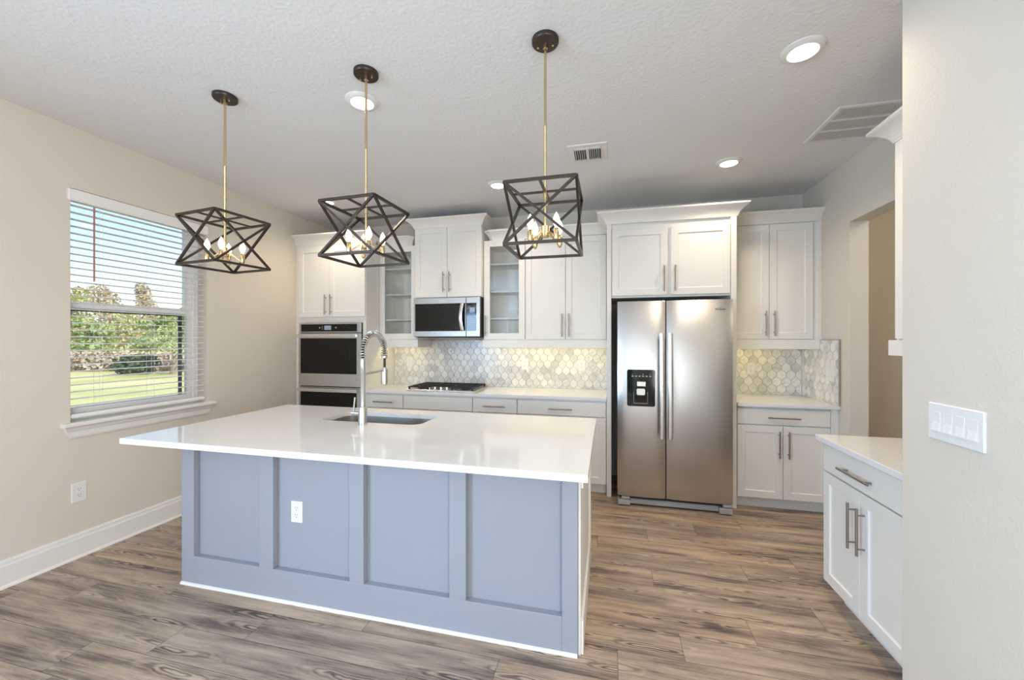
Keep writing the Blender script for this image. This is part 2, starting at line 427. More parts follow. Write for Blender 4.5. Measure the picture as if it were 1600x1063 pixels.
# ------------------------------------------------------------------ window blind
bx = LX-.030
bl = thing('window_blind', 'white slatted blind with open slats hanging in the window', 'blind', (bx, 2.30, WZ1))
MB().box(bx+.012, bx+.048, WY0-.018, WY1+.004, 2.372, 2.448).obj('valance', 'blind_white', bl, bevel=.006, seg=2)
MB().box(bx-.025, bx+.010, WY0+.006, WY1-.006, 2.400, 2.440).obj('head_rail', 'blind_white', bl, bevel=.002)
sb = MB(); z = 2.350; zs = []
while z > .995:
    zs.append(z); sb.rings([[(bx+x_, y, z+dz) for x_, dz in [(-.025, -.003), (0, .0005), (.025, -.003), (.025, 0), (0, .0035), (-.025, 0)]] for y in (WY0+.006, WY1-.010)])
    z -= .0462
sb.obj('slats', 'blind_white', bl)
MB().box(bx-.026, bx+.026, WY0+.006, WY1-.010, .930, .955).obj('bottom_rail', 'blind_white', bl, bevel=.005, seg=2)
cd = MB()
for y in (2.0, 2.325, 2.62):
    for dx in (-.026, .026): cd.tube([(bx+dx, y, .955), (bx+dx, y, 2.37)], .0009, 5)
    cd.tube([(bx+.026, y+.018, .955), (bx+.026, y+.018, 2.37)], .0009, 5)
cd.obj('ladder_cords', 'cord', bl)
MB().tube([(bx+.032, 1.968, 1.853), (bx+.032, 1.968, 2.36)], .0052, 8).obj('tilt_wand', 'wand', bl, smooth=True)

# ------------------------------------------------------------------ cabinets
def door_pair(parent, F, doors, hz, hl=.19, side='in'):
    n = len(doors)
    for i, (u0, u1, z0, z1) in enumerate(doors):
        d = shaker(F, u0, u1, z0, z1).obj('door', 'cabinet_white', parent)
        hu = (u1-.033) if i == 0 else (u0+.033)
        pull(F, d, hu, hz, hl)
F377 = faceY(3.765); F403 = faceY(4.03); F398 = faceY(3.98)
# tall oven cabinet
TX0, TX1 = KL, -2.541
t_ = thing('tall_oven_cabinet', 'tall white cabinet in the left corner holding the double oven', 'cabinet', (-2.99, 4.07, 0))
b_ = MB()
b_.box(TX0, -3.365, 3.785, KB, 0, 2.52).box(-2.582, TX1, 3.785, KB, 0, 2.52)
b_.box(-3.365, -2.582, 3.785, KB, 1.64, 2.52).box(-3.365, -2.582, 3.785, KB, 0, .20)
b_.box(-3.365, -2.582, 4.34, KB, .2, 1.64)
b_.obj('body', 'cabinet_white', t_)
door_pair(t_, F377, [(-3.390, -2.994, 1.706, 2.485), (-2.990, -2.545, 1.706, 2.485)], 1.84, .22)
MB().sweep([(TX0, 3.785), (TX1, 3.785), (TX1, 3.945)], crown_prof(2.51, 2.62)).obj('crown_molding', 'cabinet_white', t_)
# double wall oven
ov = thing('double_wall_oven', 'stainless double wall oven built into the tall corner cabinet', 'oven', (-2.975, 3.9, .21))
OX0, OX1 = -3.362, -2.586
b_ = MB(); b_.box(OX0, OX1, 3.768, 4.33, .215, 1.636)
b_.obj('body', 'black_matte', ov)
cp = slab(faceY(3.742), OX0, OX1, 1.532, 1.636, .025).obj('control_panel', 'stainless', ov)
MB().box(-3.334, -2.624, 3.740, 3.745, 1.543, 1.624).obj('panel_glass', 'black_gloss', cp)
MB().box(-3.03, -2.945, 3.738, 3.742, 1.562, 1.608).obj('display', 'display', cp)
for u in (-3.09, -2.885): MB().lathe([(.008, 3.7385), (.008, 3.741)], (u, 0, 1.585), 12, 'y').obj('button', 'icon_grey', cp)
ic = MB()
for u in (-3.06,):
    for z in (1.57, 1.585, 1.60): ic.box(u-.004, u+.004, 3.7385, 3.741, z-.002, z+.002)
ic.obj('panel_legend', 'icon_grey', cp)
for z0, z1 in ((.942, 1.524), (.235, .932)):
    d = slab(faceY(3.735), OX0, OX1, z0, z1, .033).obj('door', 'stainless', ov)
    g0, g1 = (1.080, 1.468) if z0 > .5 else (.40, .878)
    MB().box(-3.334, -2.624, 3.7325, 3.738, g0, g1).obj('window', 'black_gloss', d)
    hb = MB(); hz = z1-.028
    hb.box(OX0+.012, OX1-.012, 3.690, 3.705, hz-.017, hz+.017)
    for u in (OX0+.04, OX1-.04): hb.box(u-.01, u+.01, 3.70, 3.736, hz-.012, hz+.012)
    hb.obj('handle', 'stainless_handle', d, bevel=.005, seg=2)

# wall cabinets
def carcass(x0, x1, yf, z0, z1, open_=False, t=.018):
    b_ = MB()
    if not open_: return b_.box(x0, x1, yf, KB, z0, z1)
    b_.box(x0, x0+t, yf, KB, z0, z1).box(x1-t, x1, yf, KB, z0, z1).box(x0+t, x1-t, yf, KB, z0, z0+t).box(x0+t, x1-t, yf, KB, z1-t-.03, z1)
    return b_.box(x0+t, x1-t, KB-.012, KB, z0+t, z1-t-.03)
def glass_cabinet(label, x0, x1, hinge_handle):
    r_ = thing('glass_door_cabinet', label, 'cabinet', ((x0+x1)/2, 4.2, 1.45))
    carcass(x0, x1, 4.05, 1.45, 2.504, True).obj('body', 'cabinet_inside', r_)
    for z in (1.688, 1.975, 2.268): MB().box(x0+.018, x1-.018, 4.07, KB-.012, z-.018, z).obj('shelf', 'cabinet_inside', r_)
    du = x0+.005 if hinge_handle is None else x0+.009
    d = glass_frame(F403, du, x1-.005, 1.457, 2.505).obj('door', 'cabinet_white', r_)
    MB().box(du+.05, x1-.055, 4.040, 4.044, 1.51, 2.45).obj('pane', 'cabinet_glass', d)
    if hinge_handle: pull(F403, d, hinge_handle, 1.60, .22)
    return r_
lg = glass_cabinet('white cabinet with glass door and shelves between oven tower and microwave', -2.5395, -2.07, None)
rg = glass_cabinet('white cabinet with glass door and shelves just right of the microwave', -1.295, -.837, -1.262)
mc = thing('upper_cabinet', 'short two-door white cabinet mounted directly above the microwave', 'cabinet', (-1.68, 4.2, 1.91))
carcass(-2.069, -1.296, 4.0, 1.908, 2.68).obj('body', 'cabinet_white', mc)
door_pair(mc, F398, [(-2.066, -1.690, 1.913, 2.668), (-1.686, -1.299, 1.913, 2.668)], 2.075, .22)
MB().sweep([(-2.069, KB), (-2.069, 3.985), (-1.296, 3.985), (-1.296, KB)], crown_prof(2.668, 2.765)).obj('crown_molding', 'cabinet_white', mc)
rc = thing('upper_cabinet', 'wide two-door white cabinet between glass cabinet and refrigerator', 'cabinet', (-.42, 4.2, 1.45))
carcass(-.836, -.0135, 4.05, 1.45, 2.504).obj('body', 'cabinet_white', rc)
door_pair(rc, F403, [(-.832, -.4205, 1.457, 2.495), (-.4165, -.018, 1.457, 2.495)], 1.60, .235)
cr = MB().sweep([(-1.222, 4.075), (-1.19, 4.045), (-.0135, 4.045)], crown_prof(2.505, 2.605)).obj('crown_molding', 'cabinet_white', loc=(-.65, 4.03, 2.505))
tag(cr, 'white crown molding along the cabinets from microwave to refrigerator', 'crown molding')
cr = MB().sweep([(-2.5395, 4.045), (-2.19, 4.045), (-2.155, 4.08)], crown_prof(2.505, 2.605)).obj('crown_molding', 'cabinet_white', lg)
lr = MB(); lr.box(-1.302, -.0135, 4.028, 4.0485, 1.368, 1.449).box(-1.302, -1.284, 4.0485, KB-.014, 1.368, 1.449)
o = lr.obj('light_rail', 'cabinet_white', bevel=.002, loc=(-.65, 4.04, 1.368)); tag(o, 'white rail under the cabinets from microwave to refrigerator', 'rail')
lr = MB(); lr.box(-2.5395, -2.055, 4.028, 4.048, 1.368, 1.452).box(-2.073, -2.055, 4.048, KB-.014, 1.368, 1.449)
lr.obj('light_rail', 'cabinet_white', lg, bevel=.002)
# refrigerator surround
fc = thing('refrigerator_cabinet', 'white surround with two doors and crown over the refrigerator', 'cabinet', (.53, 4.07, 0))
for x0, x1 in ((-.012, .030), (1.032, 1.077)):
    MB().box(x0, x1, 3.765, KB, 0, 2.525).obj('side_panel', 'cabinet_white', fc, bevel=.0015)
MB().box(.030, 1.032, 3.785, KB, 1.838, 2.525).obj('body', 'cabinet_white', fc)
door_pair(fc, F377, [(.036, .519, 1.856, 2.462), (.545, 1.026, 1.856, 2.462)], 2.0, .23)
MB().sweep([(-.012, 3.945), (-.012, 3.770), (1.077, 3.770), (1.077, 3.945)], crown_prof(2.518, 2.622, .085)).obj('crown_molding', 'cabinet_white', fc)
# right wall cabinet
rr = thing('upper_cabinet', 'two-door white cabinet in the right corner past the refrigerator', 'cabinet', (1.45, 4.2, 1.45))
carcass(1.0785, KR, 4.05, 1.45, 2.51).obj('body', 'cabinet_white', rr)
MB().box(1.804, KR, 4.028, 4.05, 1.45, 2.51).obj('filler', 'cabinet_white', rr)
door_pair(rr, F403, [(1.082, 1.418, 1.457, 2.495), (1.422, 1.765, 1.457, 2.495)], 1.60, .225)
MB().sweep([(1.0785, 4.045), (KR, 4.045)], crown_prof(2.505, 2.605)).obj('crown_molding', 'cabinet_white', rr)
MB().box(1.0785, RX-.0145, 4.028, 4.048, 1.368, 1.452).obj('light_rail', 'cabinet_white', rr, bevel=.002)
# under-cabinet lights
def led(label, x0, x1):
    r_ = thing('under_cabinet_light', label, 'light', ((x0+x1)/2, 4.10, 1.449), 'lights under the wall cabinets')
    MB().box(x0, x1, 4.075, 4.115, 1.440, 1.4495).obj('housing', 'plate_white', r_)
    MB().box(x0+.01, x1-.01, 4.081, 4.109, 1.434, 1.4398).obj('lens', 'led', r_)
led('warm light strip under the glass cabinet beside the oven', -2.50, -2.12)
led('warm light strip under the cabinets left of the refrigerator', -1.22, -.06)
led('warm light strip under the right corner wall cabinet', 1.12, 1.52)

# base cabinets
def base_cabinet(label, x0, x1, drawers, doors, toe=True):
    r_ = thing('base_cabinet', label, 'cabinet', ((x0+x1)/2, 4.08, 0))
    MB().box(x0, x1, 3.787, KB, .10, .884).obj('body', 'cabinet_white', r_)
    MB().box(x0, x1, 3.85, KB, 0, .10).obj('toe_kick', 'cabinet_white', r_)
    for u0, u1, hl in drawers:
        d = slab(F377, u0, u1, .732, .866).obj('drawer', 'cabinet_white', r_)
        if hl: pull(F377, d, (u0+u1)/2, .795, hl, False)
    for i, (u0, u1, left) in enumerate(doors):
        d = shaker(F377, u0, u1, .108, .724).obj('door', 'cabinet_white', r_)
        pull(F377, d, (u1-.033) if left else (u0+.033), .57, .225)
    return r_
base_cabinet('white base cabinet with one drawer beside the oven tower', -2.5395, -2.0915, [(-2.535, -2.095, .225)], [(-2.535, -2.095, True)])
base_cabinet('white base cabinet with a blank front below the cooktop', -2.0905, -1.3225, [(-2.087, -1.326, 0)], [(-2.087, -1.709, True), (-1.705, -1.326, False)])
base_cabinet('narrow white base cabinet with drawer just right of the cooktop', -1.3215, -.8625, [(-1.318, -.866, .225)], [(-1.318, -.866, True)])
base_cabinet('wide white base cabinet with drawer next to the refrigerator', -.8615, -.014, [(-.858, -.022, .225)], [(-.858, -.442, True), (-.438, -.022, False)])
rb = base_cabinet('white base cabinet with drawer and two doors in the right corner', 1.079, KR, [(1.083, 1.772, .24)], [(1.083, 1.4275, True), (1.4315, 1.772, False)])
MB().box(1.776, KR, 3.768, 3.787, .10, .884).obj('filler', 'cabinet_white', rb)
# near right cabinets, fronts towards the island
FX = faceX(1.18)
nb = thing('base_cabinet', 'white base cabinet in the foreground beside the near right wall', 'cabinet', (1.5, 2.2, 0))
MB().box(1.202, KR, 1.817, 2.584, .10, .884).obj('body', 'cabinet_white', nb)
MB().box(1.265, KR, 1.817, 2.55, 0, .10).obj('toe_kick', 'cabinet_white', nb)
d = slab(FX, -2.580, -1.915, .722, .868).obj('drawer', 'cabinet_white', nb)
pull(FX, d, -2.2575, .788, .25, False)
for u0, u1, left in ((-2.580, -2.252, True), (-2.248, -1.915, False)):
    d = shaker(FX, u0, u1, .106, .714).obj('door', 'cabinet_white', nb)
    pull(FX, d, (u1-.035) if left else (u0+.035), .535, .225)
MB().box(1.185, 1.202, 1.817, 1.911, .10, .884).obj('filler', 'cabinet_white', nb)
FU = faceX(1.48)
nu = thing('upper_cabinet', 'white wall cabinet mostly hidden behind the near right wall', 'cabinet', (1.65, 2.2, 1.45))
MB().box(1.502, KR, 1.817, 2.543, 1.45, 2.51).obj('body', 'cabinet_white', nu)
for u0, u1 in ((-2.520, -2.172), (-2.168, -1.82)):
    d = shaker(FU, u0, u1, 1.457, 2.495).obj('door', 'cabinet_white', nu)
    pull(FU, d, (u1-.035) if u0 < -2.2 else (u0+.035), 1.6, .225)
MB().box(1.48, RX-.012, 2.527, 2.549, 1.368, 1.449).box(1.468, 1.488, 1.817, 2.549, 1.368, 1.449).obj('light_rail', 'cabinet_white', nu)
MB().sweep([(KR, 2.543), (1.497, 2.543), (1.497, 1.817)], crown_prof(2.505, 2.605, .088)).obj('crown_molding', 'cabinet_white', nu)

# ------------------------------------------------------------------ worktops and backsplash
def top(x0, x1, y0, y1, label):
    o = MB().box(x0, x1, y0, y1, .884, .914).obj('countertop', 'quartz', bevel=.0025, seg=2, loc=((x0+x1)/2, (y0+y1)/2, .884))
    return tag(o, label, 'countertop')
top(-2.5395, -.0135, 3.748, KB, 'long white quartz countertop on the back wall under the cooktop')
top(1.0785, KR, 3.735, KB, 'white quartz countertop in the right corner past the refrigerator')
top(1.147, KR, 1.816, 2.600, 'white quartz countertop on the cabinet beside the near right wall')
TW, TS, TA = .082, .0695, .0625
def ogee():
    tb = TS-TA; pts = []
    def edge(p, q, n_=8, amp=.0068):
        out = []
        for k in range(n_):
            a = k/n_; x = p[0]+(q[0]-p[0])*a; z = p[1]+(q[1]-p[1])*a
            dx, dz = q[0]-p[0], q[1]-p[1]; L = math.hypot(dx, dz)
            w = math.sin(a*2*PI)*amp
            out.append((x-dz/L*w, z+dx/L*w))
        return out
    h = TW/2
    # tip -> right shoulder (concave by the tip, full by the side), then the rest by symmetry
    e1 = edge((0, TA), (h, tb), amp=-.0048)
    q1 = e1+[(h, tb)]
    right = q1+[(x, -z) for x, z in reversed(q1)]
    left = [(-x, z) for x, z in reversed(right[1:-1])]
    return right+left
OG = ogee()
def clip(poly, x0, x1, z0, z1):
    for ax, lim, sg in ((0, x0, 1), (0, x1, -1), (1, z0, 1), (1, z1, -1)):
        out = []
        for i in range(len(poly)):
            p, q = poly[i-1], poly[i]
            a, b_ = sg*(p[ax]-lim) >= 0, sg*(q[ax]-lim) >= 0
            if a != b_:
                t_ = (lim-p[ax])/(q[ax]-p[ax]); out.append((p[0]+(q[0]-p[0])*t_, p[1]+(q[1]-p[1])*t_))
            if b_: out.append(q)
        poly = out
        if len(poly) < 3: return []
    return poly
def splash(F, u0, u1, z0, z1, label, us=0, name='backsplash', trim=None):
    mb = MB(F); mb.cur = 1
    mb.rings([R4(u0, u1, z0, z1, .0125), R4(u0, u1, z0, z1, .0035)])
    mb.cur = 0
    k = int((u1-u0)/TW)+3; rows = int((z1-z0)/TS)+3
    for r_ in range(-1, rows):
        for c in range(-1, k):
            cu = u0+us+c*TW+(TW/2 if r_ % 2 else 0); cz = z0-.012+r_*TS
            pl = clip([(cu+x*.945, cz+z*.955) for x, z in OG], u0+.0005, u1-.0005, z0+.0005, z1-.0005)
            if len(pl) < 3: continue
            n_ = len(pl)
            mb.add([(x, .0005, z) for x, z in pl]+[(x, .0036, z) for x, z in pl],
                   [tuple(range(n_))]+[(i, (i+1) % n_, (i+1) % n_+n_, i+n_) for i in range(n_)])
    o = mb.obj(name, ['marble_tile', 'grout'], loc=F((u0+u1)/2, .006, z0))
    return tag(o, label, 'backsplash')
splash(faceY(KB-.013), -2.539, -.0135, .9145, 1.449, 'lantern-shaped marble tile backsplash behind the cooktop')
splash(faceY(KB-.013), 1.0785, RX-.0155, .9145, 1.449, 'marble tile backsplash on the back wall right of the refrigerator', .03)
o = splash(faceX(KR-.013), -(KB-.001), -3.742, .9145, 1.448, 'marble tile backsplash on the side wall of the right corner', .02)
MB(faceX(RX-.0145)).box(-3.7415, -3.735, 0, .0135, .9145, 1.452).box(-4.02, -3.7415, 0, .0135, 1.4492, 1.4535).obj('edge_trim', 'edge_trim', o)

# ------------------------------------------------------------------ refrigerator
fg = thing('refrigerator', 'stainless side-by-side refrigerator with ice dispenser in left door', 'refrigerator', (.54, 3.95, 0))
MB().box(.092, .994, 3.672, 4.33, .03, 1.775).obj('body', 'fridge_grey', fg, bevel=.004)
FZ0, FZ1 = .088, 1.788
def fdoor(x0, x1):
    mb = MB(); rs = []
    n_ = 10
    pl = [(x0, 3.665)]
    for k in range(n_+1):
        a = k/n_; x = x0+(x1-x0)*a; e = min(a, 1-a)
        y = 3.592+.010*(abs(2*a-1)**3) + (.006 if k in (0, n_) else 0)
        pl.append((x, y))
    pl.append((x1, 3.665))
    for z, g in ((FZ0, .003), (FZ0+.004, 0), (FZ1-.006, 0), (FZ1, .004)):
        rs.append([(x, y+(g if y < 3.66 else 0), z) for x, y in pl])
    return mb.rings(rs).obj('door', 'stainless', fg, smooth=True)
dl = fdoor(.081, .4775); dr = fdoor(.4865, 1.003)
def fhandle(u, d):
    mb = MB(); w = .019; rs = []
    for k in range(13):
        a = k/12; z = .612+(1.508-.612)*a; y = 3.545-.020*math.sin(a*PI)
        rs.append([(u-w, y+.004, z), (u-w+.006, y, z), (u+w-.006, y, z), (u+w, y+.004, z), (u+w, y+.018, z), (u-w, y+.018, z)])
    mb.rings(rs)
    for z in (.635, 1.485): mb.box(u-.012, u+.012, 3.553, 3.602, z-.018, z+.018)
    mb.obj('handle', 'stainless_handle', d, smooth=True)
fhandle(.443, dl); fhandle(.511, dr)
def rrect(cx, cz, w, h, r_, n_=5):
    pts = []
    for sx, sz, a0 in ((1, 1, 0), (-1, 1, PI/2), (-1, -1, PI), (1, -1, 1.5*PI)):
        for k in range(n_+1):
            a = a0+k*PI/2/n_
            pts.append((cx+sx*(w/2-r_)+r_*math.cos(a), cz+sz*(h/2-r_)+r_*math.sin(a)))
    return pts
def plate(F, cx, cz, w, h, r_, d0, d1, b=.002):
    q = rrect(cx, cz, w, h, r_); q2 = rrect(cx, cz, w-2*b, h-2*b, max(r_-b, .001))
    return MB(F).rings([[(x, d1, z) for x, z in q], [(x, d0+b, z) for x, z in q], [(x, d0, z) for x, z in q2]])
FD = faceY(3.587); dcx, dcz = .2775, 1.034
dp = plate(FD, dcx, dcz, .232, .318, .016, 0, .012).obj('dispenser', 'black_gloss', dl)
rec = MB(FD)
rec.box(dcx-.062, dcx-.058, -.003, .001, .905, 1.005).box(dcx+.052, dcx+.056, -.003, .001, .905, 1.005).box(dcx-.062, dcx+.056, -.012, .001, .900, .906)
rec.obj('drip_tray', 'fridge_grey', dp)
MB(FD).box(dcx-.037, dcx+.040, -.014, .001, 1.048, 1.092).obj('paddle', 'faucet_steel', dp, bevel=.004)
MB(FD).box(dcx-.037, dcx+.032, -.020, .001, .975, 1.030).obj('paddle', 'faucet_steel', dp, bevel=.006, seg=2)
ic = MB(FD)
for k in range(6): ic.box(dcx-.078+k*.029, dcx-.062+k*.029, -.001, .001, 1.132, 1.140)
for k in (0, 3, 5): ic.box(dcx-.074+k*.029, dcx-.068+k*.029, -.001, .001, 1.150, 1.155)
ic.obj('panel_legend', 'icon_grey', dp)
ft = MB()
MB().box(.19, .90, 3.625, 3.66, .012, .058).obj('base_grille', 'fridge_foot', fg, bevel=.004)
MB().box(.10, .985, 3.64, 3.70, .058, .086).obj('vent', 'black_matte', fg)
for x0, x1 in ((.086, .188), (.898, .998)):
    f_ = MB().box(x0, x1, 3.592, 3.68, .008, .052).box(x0+.03, x1-.002, 3.600, 3.68, .058, .082).obj('foot', 'fridge_foot', fg, bevel=.003)
    MB().box(x0+.008, x1-.008, 3.60, 3.67, 0, .009).obj('pad', 'black_matte', f_)
def text(body, size, fn, parent, m_, name='logo'):
    cu = bpy.data.curves.new('lettering', 'FONT'); cu.body = body; cu.size = size; cu.extrude = .0004; cu.align_x = 'CENTER'
    o = bpy.data.objects.new('lettering', cu); C.objects.link(o)
    me = bpy.data.meshes.new_from_object(o.evaluated_get(bpy.context.evaluated_depsgraph_get()))
    bpy.data.objects.remove(o); bpy.data.curves.remove(cu)
    off = root_off(parent)
    for v in me.vertices:
        p = fn(v.co.x, v.co.y, v.co.z); v.co = (p[0]-off[0], p[1]-off[1], p[2]-off[2])
    me.materials.append(M[m_]); me.name = name
    q = bpy.data.objects.new(name, me); C.objects.link(q); q.parent = parent
text('Whirlpool', .022, lambda x, y, z: (.898+x, 3.5935-z, 1.700+y), dr, 'logo_dark')
lp = MB()
lp.tube([(.898+.024*math.cos(a), 3.5925, 1.708+.012*math.sin(a)) for a in [k*2*PI/20+.6 for k in range(18)]], .0006, 5).obj('logo_ring', 'logo_dark', dr)

# ------------------------------------------------------------------ microwave
mw = thing('microwave', 'stainless over-the-range microwave above the cooktop', 'microwave', (-1.68, 4.17, 1.48))
MX0, MX1 = -2.067, -1.302
MB().box(MX0, MX1, 3.985, KB-.014, 1.482, 1.906).obj('body', 'black_matte', mw)
FM = faceY(3.955)
q = MB(FM); q.rings([ins((MX0, -1.462, 1.487, 1.904), 0, .029), ins((MX0, -1.462, 1.487, 1.904), 0, .003), ins((MX0, -1.462, 1.487, 1.904), .003, 0)])
d = q.obj('door', 'stainless_reflect_tint', mw)
MB(FM).box(-2.050, -1.468, -.0015, .002, 1.545, 1.842).obj('window', 'black_gloss', d)
wi = MB(FM)
wi.rings([ins((-2.040, -1.53, 1.567, 1.805), 0, -.0016), ins((-2.040, -1.53, 1.567, 1.805), 0, -.0022), ins((-2.040, -1.53, 1.567, 1.805), .003, -.0022), ins((-2.040, -1.53, 1.567, 1.805), .003, -.0016)], loop=True)
wi.obj('window_border', 'black_matte', d)
hd = MB(); rs = []
for k in range(13):
    a = k/12; z = 1.552+(1.836-1.552)*a; y = 3.925-.022*math.sin(a*PI); u = -1.495-.012*math.sin(a*PI)
    rs.append([(u-.017, y+.003, z), (u-.012, y, z), (u+.012, y, z), (u+.017, y+.003, z), (u+.017, y+.014, z), (u-.017, y+.014, z)])
hd.rings(rs)
for z in (1.575, 1.812): hd.box(-1.507, -1.487, 3.932, 3.956, z-.012, z+.012)
hd.obj('handle', 'stainless_handle', d, smooth=True)
q4 = (-1.459, MX1-.004, 1.487, 1.904)
cp = MB(FM).rings([ins(q4, 0, .029), ins(q4, 0, .003), ins(q4, .003, 0)]).obj('control_panel', 'stainless_reflect_tint', mw)
MB(FM).box(-1.456, -1.345, -.0015, .002, 1.545, 1.842).obj('panel_glass', 'black_gloss', cp)
MB(FM).box(-1.420, -1.362, -.0022, -.0014, 1.750, 1.795).obj('display', 'display', cp)
ic = MB(FM)
for r_ in range(7):
    for c in range(3): ic.box(-1.428+c*.029, -1.418+c*.029, -.0022, -.0014, 1.72-r_*.017, 1.723-r_*.017)
for c in range(3): ic.box(-1.430+c*.029, -1.414+c*.029, -.0022, -.0014, 1.585, 1.595)
ic.obj('keypad_legend', 'icon_grey', cp)
MB().box(MX0+.03, MX1-.05, 4.0, 4.30, 1.476, 1.4825).obj('bottom_grille', 'black_matte', mw)
text('Whirlpool', .020, lambda x, y, z: (-1.725+x, 3.9545-z, 1.866+y), d, 'logo_light')

# ------------------------------------------------------------------ cooktop
ck = thing('cooktop', 'black gas cooktop with cast iron grates on the back counter', 'cooktop', (-1.73, 4.1, .914))
CX0, CX1, CY0, CY1 = -2.105, -1.345, 3.86, 4.33
MB().box(CX0, CX1, CY0, CY1, .9142, .922).obj('base', 'stainless', ck, bevel=.003)
for cx0, cx1 in ((CX0+.015, -1.855), (-1.850, -1.600), (-1.595, CX1-.015)):
    gm = MB(); y0, y1 = CY0+.02, CY1-.02
    mid = abs((cx0+cx1)/2+1.725) < .05
    if mid: y0 = CY0+.135
    for y in (y0, y1): gm.box(cx0, cx1, y-.006, y+.006, .940, .953)
    for x in (cx0+.006, cx1-.006): gm.box(x-.006, x+.006, y0, y1, .940, .953)
    cxm = (cx0+cx1)/2
    gm.box(cxm-.005, cxm+.005, y0, y1, .941, .954)
    for f_ in ((.2, .4, .6, .8) if not mid else (.3, .7)):
        y = y0+(y1-y0)*f_; gm.box(cx0, cx1, y-.005, y+.005, .941, .954)
    for x in (cx0+.008, cx1-.008):
        for y in (y0+.004, y1-.004): gm.box(x-.008, x+.008, y-.008, y+.008, .922, .941)
    gm.obj('grate', 'cast_iron', ck, bevel=.0015)
    for y in ([y0+.10, y1-.10] if not mid else [(y0+y1)/2]):
        bm_ = MB().lathe([(.05, .922), (.05, .930), (.042, .934), (.038, .934), (.038, .938), (.030, .940)], (cxm, y, 0), 20)
        bm_.obj('burner', 'cast_iron', ck, smooth=True)
for k in range(5):
    x = -1.868+k*.0685
    MB().lathe([(.019, .922), (.018, .926), (.015, .928), (.014, .946), (.012, .948)], (x, CY0+.062, 0), 16).obj('knob', 'chrome', ck, smooth=True)

# ------------------------------------------------------------------ island
IX0, IX1, IY0, IY1 = -2.478, -.136, 1.862, 2.70
isl = thing('kitchen_island', 'grey paneled kitchen island with board and batten front', 'island', (-1.3, 2.25, 0))
b_ = MB()
b_.box(IX0+.006, IX1-.001, IY0, IY0+.02, 0, .884).box(IX0, IX0+.02, IY0, IY1, 0, .884).box(IX1-.03, IX1-.001, IY0+.02, IY1, 0, .884)
b_.box(IX0+.02, IX1-.03, IY1-.02, IY1, 0, .884)
b_.obj('body', 'island_grey', isl)
for x0, x1 in ((-2.471, -2.380), (-1.909, -1.814), (-1.329, -1.243), (-.764, -.676), (-.207, -.1345)):
    MB().box(x0, x1, 1.827, IY0, .172 if -2.3 < x0 < -.3 else .0, .884).obj('batten', 'island_grey', isl, bevel=.002)
MB().box(-2.380, -.207, 1.827, IY0, 0, .172).obj('bottom_rail', 'island_grey', isl, bevel=.002)
MB().rings([[(x, 1.827-o_, z) for o_, z in [(0, 0), (.010, 0), (.009, .006), (.006, .011), (0, .014)]] for x in (-2.472, -.136)]).obj('shoe_molding', 'trim_white', isl)
ep = MB(); ex = -.134
ep.box(ex, ex+.012, 1.838, IY1, 0, .884)
ep.box(ex+.012, ex+.024, 1.846, IY1, .765, .884).box(ex+.012, ex+.024, 1.846, IY1, 0, .155).box(ex+.012, ex+.024, IY1-.09, IY1, .155, .765)
ep.obj('end_panel', 'cabinet_white', isl, bevel=.0015)
# island worktop with the sink cut-out
SX0, SX1, SYa, SYb = -1.895, -1.155, 2.275, 2.612
def top_hole(x0, x1, y0, y1, hole, z0, z1):
    mb = MB(); n_ = len(hole); per = n_//4
    cs = [(x1, y1), (x0, y1), (x0, y0), (x1, y0)]
    b = .0025
    ci = [(x1-b, y1-b), (x0+b, y1-b), (x0+b, y0+b), (x1-b, y0+b)]
    V = [(x, y, z1) for x, y in hole]+[(x, y, z0) for x, y in hole]+[(x, y, z1) for x, y in ci]+[(x, y, z1-b) for x, y in cs]+[(x, y, z0) for x, y in cs]
    T, Bm, K1, K2, K3 = 0, n_, 2*n_, 2*n_+4, 2*n_+8
    Fs = []
    for i in range(n_): Fs.append((T+i, T+(i+1) % n_, Bm+(i+1) % n_, Bm+i))
    for c in range(4):
        for k in range(per-1):
            i = c*per+k
            Fs.append((T+i, T+i+1, K1+c)); Fs.append((Bm+i, Bm+i+1, K3+c))
        i = c*per+per-1; j = (i+1) % n_; c2 = (c+1) % 4
        Fs.append((T+i, T+j, K1+c2, K1+c)); Fs.append((Bm+i, Bm+j, K3+c2, K3+c))
        Fs.append((K1+c, K1+c2, K2+c2, K2+c)); Fs.append((K2+c, K2+c2, K3+c2, K3+c))
    return mb.add(V, Fs)
hole = rrect((SX0+SX1)/2, (SYa+SYb)/2, SX1-SX0, SYb-SYa, .075, 8)
o = top_hole(-2.588, -.077, 1.590, 2.757, hole, .884, .914).obj('countertop', 'quartz', loc=(-1.3, 2.2, .884))
tag(o, 'large white quartz countertop on the kitchen island', 'countertop')
sk = thing('sink', 'stainless undermount sink set into the island countertop', 'sink', (-1.52, 2.44, .66))
scx, scy, sw_, sh_ = (SX0+SX1)/2, (SYa+SYb)/2, SX1-SX0, SYb-SYa
rs = []
for e, r_, z in ((.05, .09, .8838), (.006, .077, .8838), (.004, .076, .86), (0, .07, .70), (-.03, .06, .672), (-.12, .05, .664)):
    rs.append([(x, y, z) for x, y in rrect(scx, scy, sw_+e, sh_+e, r_, 8)])
MB().rings(rs, False, True).obj('basin', 'sink_steel', sk, smooth=True)
MB().lathe([(.042, .6645), (.045, .668), (.03, .669), (.006, .667)], (scx, scy, 0), 20).obj('drain', 'chrome', sk, smooth=True)
